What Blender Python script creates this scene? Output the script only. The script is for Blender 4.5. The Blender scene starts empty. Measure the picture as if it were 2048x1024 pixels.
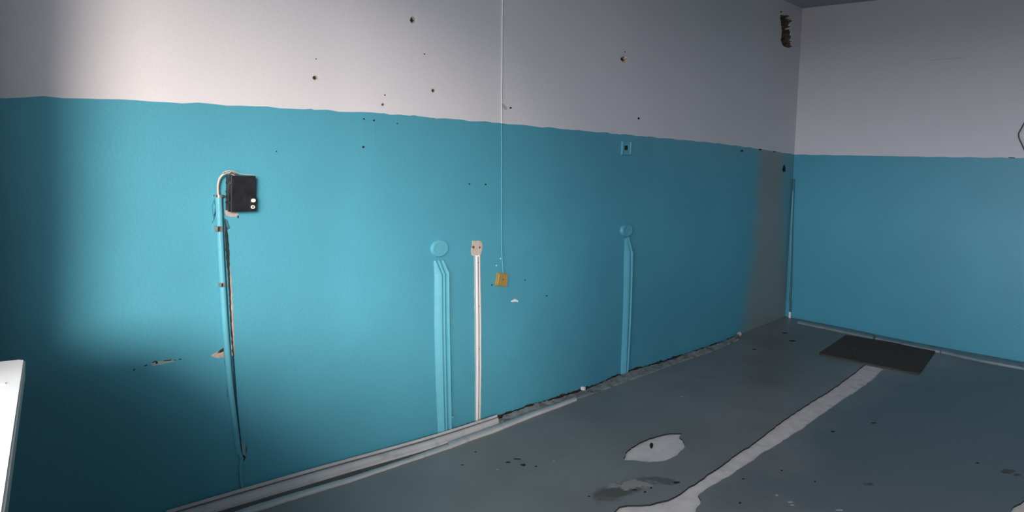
import bpy, bmesh, math, random
import numpy as np
from mathutils import Vector, Matrix
from mathutils.geometry import delaunay_2d_cdt
random.seed(7)
S = bpy.context.scene
C = S.collection

# ------------------------------------------------------------------ camera
F, YAW, PIT, ROL, CY = 1519.4723, 0.8305, -0.0541, 0.0358, 0.0760
D1, D2, ZC, EYE = 2.960, 7.256, 3.019, 1.5     # wall_left plane, wall_right plane, ceiling, eye height
fw = Vector((math.sin(YAW)*math.cos(PIT), math.cos(YAW)*math.cos(PIT), math.sin(PIT)))
rt = Vector((math.cos(YAW), -math.sin(YAW), 0))
up = rt.cross(fw)
R_, U_ = rt*math.cos(ROL)+up*math.sin(ROL), up*math.cos(ROL)-rt*math.sin(ROL)
EYEP = Vector((0, 0, EYE))
cam = bpy.data.cameras.new('camera')
cam.sensor_width = 36; cam.lens = 36*F/2048; cam.shift_y = -F*CY/2048; cam.clip_start = 0.02
co = bpy.data.objects.new('camera', cam); C.objects.link(co)
M = Matrix((R_, U_, -fw)).transposed().to_4x4(); M.translation = EYEP
co.matrix_world = M
S.camera = co

# ------------------------------------------------------------------ world, sun, exposure
SKY_TOP, SKY_MID, SKY_HOR, GROUND, SKY_STR = (0.95, 1.0, 1.12), (0.92, 0.96, 1.05), (0.86, 0.86, 0.92), (0.16, 0.16, 0.16), 6.6
SUN_STR, SUN_ANGLE, SUN_EL, SUN_COL = 2.3, 13.0, 10.5, (1.0, 0.86, 0.74)
SUN_DIR = Vector((0.72, 0.91, 0)).normalized()
EXPO = 1.5
w = bpy.data.worlds.new('world'); S.world = w; w.use_nodes = True
nt = w.node_tree; nt.nodes.clear()
tc = nt.nodes.new('ShaderNodeTexCoord'); sx = nt.nodes.new('ShaderNodeSeparateXYZ')
cr = nt.nodes.new('ShaderNodeValToRGB'); bg = nt.nodes.new('ShaderNodeBackground'); wo = nt.nodes.new('ShaderNodeOutputWorld')
mr = nt.nodes.new('ShaderNodeMapRange'); mr.inputs[1].default_value = -1; mr.inputs[2].default_value = 1
nt.links.new(tc.outputs['Generated'], sx.inputs[0]); nt.links.new(sx.outputs[2], mr.inputs[0])
nt.links.new(mr.outputs[0], cr.inputs[0]); nt.links.new(cr.outputs[0], bg.inputs[0]); nt.links.new(bg.outputs[0], wo.inputs[0])
e = cr.color_ramp.elements
e[0].position = 0.0; e[0].color = (*GROUND, 1); e[1].position = 1.0; e[1].color = (*SKY_TOP, 1)
a = e.new(0.49); a.color = (*GROUND, 1); a = e.new(0.505); a.color = (*SKY_HOR, 1)
a = e.new(0.70); a.color = (*SKY_MID, 1)
bg.inputs[1].default_value = SKY_STR
sl = bpy.data.lights.new('sun', 'SUN'); sl.energy = SUN_STR; sl.angle = math.radians(SUN_ANGLE); sl.color = SUN_COL
so = bpy.data.objects.new('sun', sl); C.objects.link(so)
sd = Vector((SUN_DIR.x, SUN_DIR.y, -math.tan(math.radians(SUN_EL))))
so.rotation_euler = sd.to_track_quat('-Z', 'Y').to_euler(); so.location = (-3, -3, 3)
S.view_settings.view_transform = 'Standard'; S.view_settings.look = 'None'
S.view_settings.gamma = 1; S.view_settings.use_curve_mapping = False
S.view_settings.exposure = EXPO
S.cycles.use_denoising = True
S.cycles.max_bounces = 12; S.cycles.diffuse_bounces = 8

# window wall frame: corner with wall_left, direction back along it, outward normal
WC = Vector((0.55, D1, 0)); WA = Vector((-0.289, -0.957, 0)).normalized(); WN = Vector((-0.957, 0.289, 0)).normalized()
WT = 0.36                      # thickness
OPEN = [(0.98, 6.2)]   # window opening along the wall
ZS, ZT = 0.93, 2.8
WLEN = 6.6
for k, (s0, s1) in enumerate(OPEN):   # portals: they only steer the sampling of the sky
    al = bpy.data.lights.new('window_portal', 'AREA'); al.shape = 'RECTANGLE'; al.size = s1-s0; al.size_y = ZT-ZS
    al.cycles.is_portal = True
    ao = bpy.data.objects.new('window_portal', al); C.objects.link(ao)
    m = Matrix((WA, Vector((0, 0, 1)), WN)).transposed()
    if m.determinant() < 0: m = Matrix((-WA, Vector((0, 0, 1)), WN)).transposed()
    m = m.to_4x4(); m.translation = WC+WA*((s0+s1)/2)+WN*(WT+0.02)+Vector((0, 0, (ZS+ZT)/2)); ao.matrix_world = m

# ------------------------------------------------------------------ helpers
def ray(x, y):
    return R_*((x-1024)/F) + U_*(-(y-512)/F - CY) + fw
LF = [(370,1024),(486,990),(600,956),(706,926),(840,887),(876,876),(990,837),(1069,811),(1143,789),(1200,768),(1252,746),(1379,708),(1476,670),(1567,633)]
def on_left(x, y, out=0.0):
    d = ray(x, y); t = (D1-out)/d.y; p = EYEP+d*t
    return p.x, p.z
def on_right(x, y, out=0.0):
    d = ray(x, y); t = (D2-out)/d.x; p = EYEP+d*t
    return p.y, p.z
_b = [on_left(*p) for p in LF]
BX = np.array([-2.0]+[p[0] for p in _b]+[9.0]); BZ = np.array([0.02]+[p[1] for p in _b]+[0.047])
BXs = np.linspace(-2, 9, 111); BZs = np.interp(BXs, BX, BZ)
_k = np.exp(-0.5*(np.arange(-5, 6)/2.0)**2); _k /= _k.sum()
BZs = np.convolve(np.pad(BZs, 5, mode='edge'), _k, 'valid')
def hfl(X, Y):        # the old screed is uneven by a few centimetres along the wall
    return float(np.interp(X, BXs, BZs))*math.exp(-max(0, D1-Y)/0.8)
def on_floor(x, y, h=0.0):
    d = ray(x, y); z = h
    for _ in range(12):
        t = (z-EYE)/d.z; p = EYEP+d*t; z = 0.6*z+0.4*(h+hfl(p.x, min(p.y, D1+.2)))
    return p.x, p.y
def SL(u, v, o): return Vector((u, D1-o, v))
def SR(u, v, o): return Vector((D2-o, u, v))
def SF(u, v, o): return Vector((u, v, hfl(u, v)+o))
LP = [(0,194.8),(100,194.6),(188,197),(300,202.5),(460,210),(600,218),(770,227),(839,233),(1000,246),(1100,255.5),(1250,269),(1430,286),(1500,295),(1590,309)]
_p = [on_left(*p) for p in LP]
PX = np.array([-3]+[p[0] for p in _p]); PZ = np.array([_p[0][1]]+[p[1] for p in _p])
def paint_z(X):
    return float(np.interp(X, PX, PZ)) + 0.0022*math.sin(X*23+1)+0.0016*math.sin(X*61)+0.001*math.sin(X*137)

def link(name, me, mat=None, parent=None, smooth=False):
    o = bpy.data.objects.new(name, me); C.objects.link(o)
    if mat is not None:
        for m in (mat if isinstance(mat, (list, tuple)) else [mat]): me.materials.append(m)
    if parent is not None:
        o.parent = parent; o.matrix_parent_inverse = parent.matrix_world.inverted() if parent.type != 'EMPTY' else Matrix.Translation(-parent.location)
    if smooth:
        me.polygons.foreach_set('use_smooth', [True]*len(me.polygons))
    return o
def bmo(name, bm, mat=None, parent=None, smooth=False):
    bmesh.ops.recalc_face_normals(bm, faces=bm.faces)
    me = bpy.data.meshes.new(name); bm.to_mesh(me); bm.free()
    return link(name, me, mat, parent, smooth)
def tag(o, label, cat=None, group=None, kind=None):
    if label: o['label'] = label
    if cat: o['category'] = cat
    if group: o['group'] = group
    if kind: o['kind'] = kind
    return o
def thing(name, loc, label, cat, group=None):
    o = bpy.data.objects.new(name, None); C.objects.link(o); o.location = loc; o.empty_display_size = 0.05
    return tag(o, label, cat, group)
def box_bm(x0, x1, y0, y1, z0, z1, bev=0.0, seg=2, bm=None):
    b = bm or bmesh.new()
    vs = bmesh.ops.create_cube(b, size=1)['verts']
    for v in vs:
        v.co = Vector(((x0+x1)/2+v.co.x*(x1-x0), (y0+y1)/2+v.co.y*(y1-y0), (z0+z1)/2+v.co.z*(z1-z0)))
    if bev:
        es = list({e for v in vs for e in v.link_edges})
        bmesh.ops.bevel(b, geom=es, offset=bev, segments=seg, affect='EDGES', profile=0.6)
    return b
def resample(pts, n):
    pts = [Vector((p[0], p[1])) for p in pts]
    L = [0]
    for a, b in zip(pts, pts[1:]): L.append(L[-1]+(b-a).length)
    out = []
    for i in range(n):
        s = L[-1]*i/(n-1)
        out.append(Vector((np.interp(s, L, [p.x for p in pts]), np.interp(s, L, [p.y for p in pts]))))
    return out
PROF = {
 'round': [(0,0),(0.02,.35),(0.12,.72),(0.3,.94),(0.5,1),(0.7,.94),(0.88,.72),(0.98,.35),(1,0)],
 'flat': [(0,0),(0.01,.8),(0.08,1),(0.5,1),(0.92,1),(0.99,.8),(1,0)],
 'double': [(0,0),(0.02,.85),(0.08,1),(0.32,1),(0.38,.9),(0.4,.4),(0.6,.4),(0.62,.9),(0.68,1),(0.92,1),(0.98,.85),(1,0)],
 'cove': [(0,0),(0.01,.98),(0.06,1),(0.10,.95),(0.16,.72),(0.28,.66),(0.36,.74),(0.48,.80),(0.60,.76),(0.72,.62),(0.80,.46),(0.88,.40),(0.97,.34),(1,0)],
 'left': [(0,0.05),(0.15,.25),(0.35,.55),(0.6,.85),(0.8,1),(0.93,.9),(0.99,.5),(1,0)],
}
def ribbon(name, surf, ea, eb, depth, prof='round', mat=None, parent=None, n=None, jit=0.0, jo=0.0, dfun=None, base=-0.01, smooth=True, sharp=False):
    """A long moulding that lies on a surface between two edge lines (surface coordinates), with a real cross-section."""
    if n is None: n = max(len(ea), 24)
    A, B = resample(ea, n), resample(eb, n)
    pr = PROF[prof]; bm = bmesh.new(); rows = []
    rj = random.Random(hash(name) % 1000 if False else len(name)*7+n)
    for i in range(n):
        a, b = A[i].copy(), B[i].copy()
        if jit:
            a += (a-b).normalized()*rj.uniform(-jit, jit); b += (b-a).normalized()*rj.uniform(-jit, jit)
        d = depth*(dfun(i/(n-1)) if dfun else 1)
        row = [bm.verts.new(surf(a.x, a.y, base))]
        for t, h in pr:
            q = a.lerp(b, t); row.append(bm.verts.new(surf(q.x, q.y, h*d+(rj.uniform(-jo, jo) if jo and 0 < t < 1 else 0))))
        row.append(bm.verts.new(surf(b.x, b.y, base)))
        rows.append(row)
    for r0, r1 in zip(rows, rows[1:]):
        for k in range(len(r0)-1): bm.faces.new((r0[k], r0[k+1], r1[k+1], r1[k]))
        bm.faces.new((r0[-1], r0[0], r1[0], r1[-1]))
    bm.faces.new(rows[0]); bm.faces.new(list(reversed(rows[-1])))
    o = bmo(name, bm, mat, parent, smooth)
    md = o.modifiers.new('edges', 'EDGE_SPLIT'); md.split_angle = math.radians(50)
    return o
def blob(name, surf, pts, depth, mat, parent, bev=0.35, jit=0.0, n=0, base=-0.004):
    """An irregular flat piece on a surface: outline in surface coordinates, chamfered towards its top."""
    P = [Vector((p[0], p[1])) for p in pts]
    if n: 
        P = resample(P+[P[0]], n+1)[:-1]
    if jit:
        P = [p+Vector((random.uniform(-jit, jit), random.uniform(-jit, jit))) for p in P]
    c = sum(P, Vector((0, 0)))/len(P)
    bm = bmesh.new()
    r = [[bm.verts.new(surf(p.x, p.y, base)) for p in P], [bm.verts.new(surf(p.x, p.y, depth*.5)) for p in P],
         [bm.verts.new(surf(*(p+(c-p)*bev*.3), depth)) for p in P]]
    for A, B in zip(r, r[1:]):
        for i in range(len(P)): bm.faces.new((A[i], A[(i+1) % len(P)], B[(i+1) % len(P)], B[i]))
    bm.faces.new(r[2]); bm.faces.new(list(reversed(r[0])))
    bmesh.ops.triangulate(bm, faces=[f for f in bm.faces if len(f.verts) > 4])
    return bmo(name, bm, mat, parent)
def tube(name, pts, r, mat, parent=None, res=8, rf=None, smooth_path=True):
    P = [Vector(p) for p in pts]
    if smooth_path and len(P) > 2:
        for _ in range(2):
            Q = [P[0]]
            for a, b in zip(P, P[1:]): Q += [a.lerp(b, .25), a.lerp(b, .75)]
            P = Q+[P[-1]]
    bm = bmesh.new(); rings = []; nrm = None
    for i, p in enumerate(P):
        t = (P[min(i+1, len(P)-1)]-P[max(i-1, 0)]).normalized()
        if nrm is None:
            nrm = t.orthogonal().normalized()
        nrm = (nrm-t*nrm.dot(t)).normalized(); bn = t.cross(nrm)
        rr = r*(rf(i/(len(P)-1)) if rf else 1)
        rings.append([bm.verts.new(p+(nrm*math.cos(2*math.pi*k/res)+bn*math.sin(2*math.pi*k/res))*rr) for k in range(res)])
    for a, b in zip(rings, rings[1:]):
        for k in range(res): bm.faces.new((a[k], a[(k+1) % res], b[(k+1) % res], b[k]))
    bm.faces.new(rings[0]); bm.faces.new(rings[-1])
    return bmo(name, bm, mat, parent, True)
def disc(name, surf, cu, cv, ru, rv, prof, mat, parent=None, n=40, smooth=True, base=-0.004):
    """A round cover on a wall: prof = [(radius fraction, height)] from rim to centre."""
    bm = bmesh.new(); rings = []
    for fr, h in [(prof[0][0], base)]+prof:
        rings.append([bm.verts.new(surf(cu+ru*fr*math.cos(2*math.pi*k/n), cv+rv*fr*math.sin(2*math.pi*k/n), h)) for k in range(n)])
    for a, b in zip(rings, rings[1:]):
        for k in range(n): bm.faces.new((a[k], a[(k+1) % n], b[(k+1) % n], b[k]))
    bm.faces.new(rings[-1]); bm.faces.new(list(reversed(rings[0])))
    o = bmo(name, bm, mat, parent, smooth); md = o.modifiers.new('edges', 'EDGE_SPLIT'); md.split_angle = math.radians(40)
    return o
def L(*pp): return [on_left(*p) for p in pp]
def FL(*pp): return [on_floor(*p) for p in pp]
def RR(*pp): return [on_right(*p) for p in pp]

# ------------------------------------------------------------------ materials
def mk(name, col, rough=0.6, metal=0.0, var=0.06, vs=6.0, bump=0.15, bs=120.0, bd=0.002, spec=0.5, dirt=None, ds=3.0, damt=0.5, dlo=.55, dhi=.7):
    m = bpy.data.materials.new(name); m.use_nodes = True; t = m.node_tree; N = t.nodes; K = t.links
    b = N['Principled BSDF']; b.inputs['Roughness'].default_value = rough; b.inputs['Metallic'].default_value = metal
    b.inputs['Specular IOR Level'].default_value = spec
    tcn = N.new('ShaderNodeTexCoord')
    n1 = N.new('ShaderNodeTexNoise'); n1.inputs['Scale'].default_value = vs; n1.inputs['Detail'].default_value = 5
    K.new(tcn.outputs['Object'], n1.inputs['Vector'])
    r = N.new('ShaderNodeMapRange'); r.inputs[1].default_value = .3; r.inputs[2].default_value = .7
    r.inputs[3].default_value = 1-var; r.inputs[4].default_value = 1+var; K.new(n1.outputs[0], r.inputs[0])
    mx = N.new('ShaderNodeVectorMath'); mx.operation = 'SCALE'; mx.inputs[0].default_value = col[:3]; K.new(r.outputs[0], mx.inputs['Scale'])
    out = mx.outputs[0]
    if dirt:
        n2 = N.new('ShaderNodeTexNoise'); n2.inputs['Scale'].default_value = ds; n2.inputs['Detail'].default_value = 8; n2.inputs['Roughness'].default_value = .65
        K.new(tcn.outputs['Object'], n2.inputs['Vector'])
        r2 = N.new('ShaderNodeMapRange'); r2.interpolation_type = 'SMOOTHSTEP'; r2.inputs[1].default_value = dlo; r2.inputs[2].default_value = dhi; r2.inputs[4].default_value = damt
        K.new(n2.outputs[0], r2.inputs[0])
        mc = N.new('ShaderNodeMix'); mc.data_type = 'RGBA'; K.new(r2.outputs[0], mc.inputs[0]); K.new(out, mc.inputs[6]); mc.inputs[7].default_value = (*dirt, 1)
        out = mc.outputs[2]
    K.new(out, b.inputs['Base Color'])
    if bump:
        n3 = N.new('ShaderNodeTexNoise'); n3.inputs['Scale'].default_value = bs; n3.inputs['Detail'].default_value = 3; K.new(tcn.outputs['Object'], n3.inputs['Vector'])
        bp = N.new('ShaderNodeBump'); bp.inputs['Strength'].default_value = bump; bp.inputs['Distance'].default_value = bd
        K.new(n3.outputs[0], bp.inputs['Height']); K.new(bp.outputs[0], b.inputs['Normal'])
    m['_out'] = 0
    return m
def chain(m):   # the colour link into the shader, for adding masks
    t = m.node_tree; b = t.nodes['Principled BSDF']; return t, b, b.inputs['Base Color'].links[0].from_socket
def math_(t, op, a, b=None, c=None):
    n = t.nodes.new('ShaderNodeMath'); n.operation = op
    for i, v in enumerate((a, b, c)):
        if v is None: continue
        if isinstance(v, (int, float)): n.inputs[i].default_value = v
        else: t.links.new(v, n.inputs[i])
    return n.outputs[0]
def sstep(t, v, lo, hi):
    n = t.nodes.new('ShaderNodeMapRange'); n.interpolation_type = 'SMOOTHSTEP'; t.links.new(v, n.inputs[0]); n.inputs[1].default_value = lo; n.inputs[2].default_value = hi
    return n.outputs[0]
def noise(t, scale, det=4, rough=.5):
    tcn = t.nodes.new('ShaderNodeTexCoord'); n = t.nodes.new('ShaderNodeTexNoise'); n.inputs['Scale'].default_value = scale
    n.inputs['Detail'].default_value = det; n.inputs['Roughness'].default_value = rough; t.links.new(tcn.outputs['Object'], n.inputs['Vector']); return n.outputs[0]
def xyz(t):
    tcn = t.nodes.new('ShaderNodeTexCoord'); s = t.nodes.new('ShaderNodeSeparateXYZ'); t.links.new(tcn.outputs['Object'], s.inputs[0]); return s.outputs
def mixc(m, fac, col):
    t, b, src = chain(m); n = t.nodes.new('ShaderNodeMix'); n.data_type = 'RGBA'; t.links.new(fac, n.inputs[0]); t.links.new(src, n.inputs[6])
    n.inputs[7].default_value = (*col, 1); t.links.new(n.outputs[2], b.inputs['Base Color'])

BLUE = (0.078, 0.325, 0.43)
WHITE = (0.655, 0.635, 0.67)
m_blue = mk('blue_wall_paint', BLUE, rough=.42, var=.05, vs=2.2, bump=.45, bs=75, bd=.004, spec=.5)
m_bluet = mk('blue_painted_trunking', (0.10, 0.37, 0.47), rough=.38, var=.05, vs=9, bump=.25, bs=60, bd=.002)
m_white = mk('white_wall_paint', WHITE, rough=.85, var=.025, vs=1.5, bump=.4, bs=85, bd=.003, spec=.3)
m_plaster = mk('bare_plaster', (0.46, 0.37, 0.31), rough=.9, var=.2, vs=60, bump=.5, bs=200, bd=.002, dirt=(.2, .15, .11), ds=50, damt=.6)
m_pink = mk('pinkish_plaster', (0.40, 0.34, 0.31), rough=.9, var=.15, vs=50, bump=.4, bs=180, bd=.001, dirt=(.22, .12, .1), ds=40, damt=.35)
m_dark = mk('dark_cavity', (0.05, 0.036, 0.03), spec=.05, rough=1, var=.4, vs=80, bump=.5, bs=200)
m_brick = mk('raw_brick_cavity', (0.10, 0.07, 0.045), rough=1, var=.5, vs=35, bump=.9, bs=60, bd=.01, dirt=(.17, .14, .1), ds=18, damt=.8, dlo=.45, dhi=.6)
m_slot = mk('chase_shadow_plaster', (0.025, 0.033, 0.036), spec=.05, rough=1, var=.3, vs=60)
m_ceil = mk('ceiling_whitewash', (0.36, 0.37, 0.39), rough=.9, var=.05, vs=2)
m_back = mk('far_room_paint', (0.22, 0.23, 0.24), rough=.8)
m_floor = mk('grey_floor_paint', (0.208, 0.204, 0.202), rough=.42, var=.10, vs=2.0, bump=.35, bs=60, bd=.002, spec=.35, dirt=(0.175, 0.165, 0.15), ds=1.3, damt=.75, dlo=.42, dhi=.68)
m_cement = mk('bare_cement', (0.66, 0.575, 0.55), rough=.9, var=.10, vs=14, bump=.5, bs=90, bd=.003, dirt=(.40, .34, .32), ds=9, damt=.6)
m_mortar = mk('crumbling_mortar', (0.25, 0.26, 0.255), rough=.95, var=.25, vs=18, bump=.9, bs=70, bd=.006, dirt=(.12, .10, .085), ds=14, damt=.8, dlo=.5, dhi=.62)
m_pvc = mk('white_plastic', (0.80, 0.79, 0.80), rough=.32, var=.02, bump=0)
m_skirt = mk('dusty_plastic_moulding', (0.56, 0.52, 0.52), rough=.28, var=.08, vs=5, bump=.1, dirt=(.2, .18, .17), ds=7, damt=.5, dlo=.5, dhi=.7)
m_skirt2 = mk('pale_plastic_channel', (0.52, 0.51, 0.51), rough=.45, var=.08, vs=8, bump=.1, dirt=(.3, .28, .27), ds=9, damt=.5)
m_groove = mk('grey_groove', (0.25, 0.225, 0.24), rough=.6, var=.1, bump=0)
m_black = mk('black_bakelite', (0.013, 0.014, 0.018), rough=.42, var=.3, vs=30, bump=.15, bs=150)
m_blackside = mk('worn_black_side', (0.03, 0.034, 0.04), rough=.5, var=.5, vs=40, bump=.3, bs=90, dirt=(.11, .12, .13), ds=30, damt=.6)
m_term = mk('pale_ceramic', (0.72, 0.70, 0.66), rough=.35, bump=0)
m_metal = mk('dull_steel', (0.38, 0.37, 0.34), rough=.4, metal=.7, var=.3, vs=60)
m_rust = mk('dark_steel', (0.08, 0.075, 0.065), rough=.6, metal=.5, var=.4, vs=60)
m_cable = mk('grey_sheath', (0.50, 0.46, 0.39), rough=.5, var=.1, bump=0)
m_wireb = mk('brown_wire', (0.14, 0.09, 0.05), rough=.5, bump=0)
m_wirew = mk('white_cord', (0.78, 0.78, 0.8), rough=.5, bump=0)
m_yel = mk('yellowed_plastic', (0.34, 0.225, 0.065), rough=.4, var=.1, vs=40, bump=.1)
m_yeld = mk('dark_screw', (0.10, 0.06, 0.02), rough=.6, bump=0)
m_mat = mk('dark_fibre_mat', (0.085, 0.072, 0.064), rough=1, var=.35, vs=90, bump=1, bs=350, bd=.006, spec=.1)
m_baser = mk('grey_blue_baseboard_paint', (0.17, 0.22, 0.24), rough=.5, var=.2, vs=9, dirt=(.1, .09, .08), ds=12, damt=.6)
m_dkwire = mk('dark_wire', (0.05, 0.05, 0.06), rough=.5, bump=0)
m_fleck = mk('dark_fleck', (0.03, 0.028, 0.025), spec=.05, rough=1, bump=0)
m_pale = mk('pale_scuff', (0.30, 0.31, 0.32), rough=.8, bump=0)
m_frame = mk('window_frame_white', (0.8, 0.8, 0.8), rough=.4, bump=0)
m_sill = mk('white_sill', (0.84, 0.82, 0.79), rough=.35, var=.01, bump=0)
m_sillside = mk('sill_nose', (0.5, 0.53, 0.50), rough=.5, var=.03, bump=0)
m_glass = bpy.data.materials.new('window_glass'); m_glass.use_nodes = True
_t = m_glass.node_tree; _t.nodes.clear()
_g = _t.nodes.new('ShaderNodeBsdfTransparent'); _gl = _t.nodes.new('ShaderNodeBsdfGlossy'); _gl.inputs[1].default_value = 0.02
_mx = _t.nodes.new('ShaderNodeMixShader'); _mx.inputs[0].default_value = .06; _o = _t.nodes.new('ShaderNodeOutputMaterial')
_g.inputs[0].default_value = (.96, .97, .97, 1)
_t.links.new(_g.outputs[0], _mx.inputs[1]); _t.links.new(_gl.outputs[0], _mx.inputs[2]); _t.links.new(_mx.outputs[0], _o.inputs[0])

# bare plaster band in the blue paint of wall_left, before the far corner
t = m_blue.node_tree; X, Y, Z = xyz(t); nz = noise(t, 3.0, 6, .6)
bl = on_left(1522, 330)[0]; bl2 = on_left(1492, 640)[0]; zA, zB = on_left(1522, 330)[1], on_left(1492, 640)[1]
sl_ = (bl-bl2)/(zA-zB)
u = math_(t, 'SUBTRACT', X, math_(t, 'MULTIPLY_ADD', Z, sl_, bl2-sl_*zB))
u = math_(t, 'ADD', u, math_(t, 'MULTIPLY', math_(t, 'SUBTRACT', nz, .5), .35))
lo = sstep(t, u, -0.16, 0.16)
hi_ = sstep(t, math_(t, 'ADD', X, math_(t, 'MULTIPLY', Z, .18)), 7.18, 7.34)
msk = math_(t, 'MULTIPLY', lo, math_(t, 'SUBTRACT', 1.0, math_(t, 'MULTIPLY', hi_, .7)))
msk = math_(t, 'MULTIPLY', msk, .93)
mixc(m_blue, msk, (0.235, 0.25, 0.225))
# thin worn spots just above the skirting where the plaster shows through
mixc(m_blue, math_(t, 'MULTIPLY', sstep(t, noise(t, 9, 6, .7), .66, .78), .35), (.16, .36, .42))
# brown dirt by the floor patch
t = m_floor.node_tree; X, Y, Z = xyz(t)
def ell(t, X, Y, cx, cy, dx, dy, a, b_, nsc, na):
    ln = math.hypot(dx, dy); dx, dy = dx/ln, dy/ln
    U = math_(t, 'ADD', math_(t, 'MULTIPLY', math_(t, 'SUBTRACT', X, cx), dx/a), math_(t, 'MULTIPLY', math_(t, 'SUBTRACT', Y, cy), dy/a))
    V = math_(t, 'ADD', math_(t, 'MULTIPLY', math_(t, 'SUBTRACT', X, cx), -dy/b_), math_(t, 'MULTIPLY', math_(t, 'SUBTRACT', Y, cy), dx/b_))
    d = math_(t, 'SQRT', math_(t, 'ADD', math_(t, 'MULTIPLY', U, U), math_(t, 'MULTIPLY', V, V)))
    d = math_(t, 'ADD', d, math_(t, 'MULTIPLY', math_(t, 'SUBTRACT', noise(t, nsc, 6, .6), .5), na))
    return math_(t, 'SUBTRACT', 1.0, sstep(t, d, .55, 1.05))
p0 = Vector(on_floor(1195, 1000)); p1 = Vector(on_floor(1290, 960)); p2 = Vector(on_floor(1360, 965))
c = (p0+p1)/2
mixc(m_floor, math_(t, 'MULTIPLY', ell(t, X, Y, c.x, c.y, *(p1-p0), (p1-p0).length*.62, .075, 14, 1.5), .85), (0.085, 0.065, 0.05))
c = (p1+p2)/2
mixc(m_floor, math_(t, 'MULTIPLY', ell(t, X, Y, c.x, c.y, *(p2-p1), (p2-p1).length*.6, .05, 18, 1.8), .7), (0.07, 0.06, 0.05))
c = Vector(on_floor(1265, 970))
mixc(m_floor, math_(t, 'MULTIPLY', ell(t, X, Y, c.x, c.y, 1, -.5, .12, .05, 30, 2.6), .8), (0.36, 0.31, 0.29))
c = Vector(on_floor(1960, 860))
mixc(m_floor, math_(t, 'MULTIPLY', ell(t, X, Y, c.x, c.y, 1, -.1, 2.6, .95, 2.2, .8), .8), (0.088, 0.112, 0.128))  # bluer paint tone on the right, with the dimmer light there mixed in
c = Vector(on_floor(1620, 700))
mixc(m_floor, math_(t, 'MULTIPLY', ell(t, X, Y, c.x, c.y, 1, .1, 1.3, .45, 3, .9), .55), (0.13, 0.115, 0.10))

# ------------------------------------------------------------------ wall_left: a real relief grid, craters and the niche pressed into it
HOLES = [(826,40,5.5,6.5),(631,156,5,4.5),(767,209,3.2,3.2),(868,181,3.8,3.8),(1249,119,6,6)]
SMALL = [(1021,216,2.5,2),(727,294,2.6,2.6),(728,238,2.6,1.4),(748,241,1.8,1.8),(939,368,1.8,1.6),(971,369,2.6,1.6),(849,108,1.6,1.6),(1277,237,2.2,3),(1484,302,3.2,2.2),
         (553,303,1.6,1.6),(400,46,1.6,1.6),(632,118,1.3,1.3),(770,190,1.4,1.4),(984,570,2,1.3),(476,434,2,3),(1520,299,3.5,1.6),(1548,303,3,1.4),(1568,338,4,8),(1250,104,1.3,1.3),(1093,592,2,1.2),(890,590,1.2,1.2),(1050,560,1.2,1.2),(795,247,2,1)]
xs = set(np.round(np.arange(0.30, D2+.001, 0.06), 4)); zs = set(np.round(np.arange(-0.12, ZC+.001, 0.06), 4))
hl = []
ZP = 1.62
def warp(X, z):      # push the row ZP onto the paint line, fading within 45 cm
    return z + (paint_z(X)-ZP)*max(0, 1-abs(z-ZP)/.45)
def unwarp(X, z):
    q = z
    for _ in range(20): q += (z-warp(X, q))*.7
    return q
for (px, py, rx, ry) in HOLES:
    cx, cz = on_left(px, py); ru = abs(on_left(px+rx, py)[0]-on_left(px-rx, py)[0])/2; rv = abs(on_left(px, py+ry)[1]-on_left(px, py-ry)[1])/2
    hl.append((cx, cz, ru, rv))
    for f in (-1.6, -1.25, -1, -.8, -.6, -.4, -.2, 0, .2, .4, .6, .8, 1, 1.25, 1.6):
        xs.add(round(cx+ru*f, 5)); zs.add(round(unwarp(cx, cz+rv*f), 5))
NPOLY = L((1561,20),(1564,24),(1564,30),(1569,31.5),(1574,30),(1580,33),(1583,43),(1579,46),(1580,58),(1582,66),(1581,76),(1584,93),(1578,96.5),(1570,93),(1565,90),(1562,80),(1564,66),(1562.5,50),(1561,38))
NX0 = min(p[0] for p in NPOLY); NX1 = max(p[0] for p in NPOLY); NZ0 = min(p[1] for p in NPOLY); NZ1 = max(p[1] for p in NPOLY)
for v in np.linspace(NX0, NX1, 26): xs.add(round(float(v), 5))
for v in np.linspace(NZ0, NZ1, 44): zs.add(round(float(v), 5))
for v in (NX0-.006, NX1+.006, D2, D2+.02): xs.add(round(v, 5))
for v in (NZ0-.006, NZ1+.006, ZC, ZC+.02): zs.add(round(v, 5))
def inside(P, x, y):
    c_ = False; j = len(P)-1
    for i in range(len(P)):
        if (P[i][1] > y) != (P[j][1] > y) and x < (P[j][0]-P[i][0])*(y-P[i][1])/(P[j][1]-P[i][1])+P[i][0]: c_ = not c_
        j = i
    return c_
def thin(a, d):
    a = sorted(a); o = [a[0]]
    for v in a[1:]:
        if v-o[-1] > d: o.append(v)
    return o
xs = thin(xs, .0009); zs = thin(zs, .0009)
xs = [x for x in xs if x <= D2+.021]; zs = [z for z in zs if z <= ZC+.021]
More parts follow.
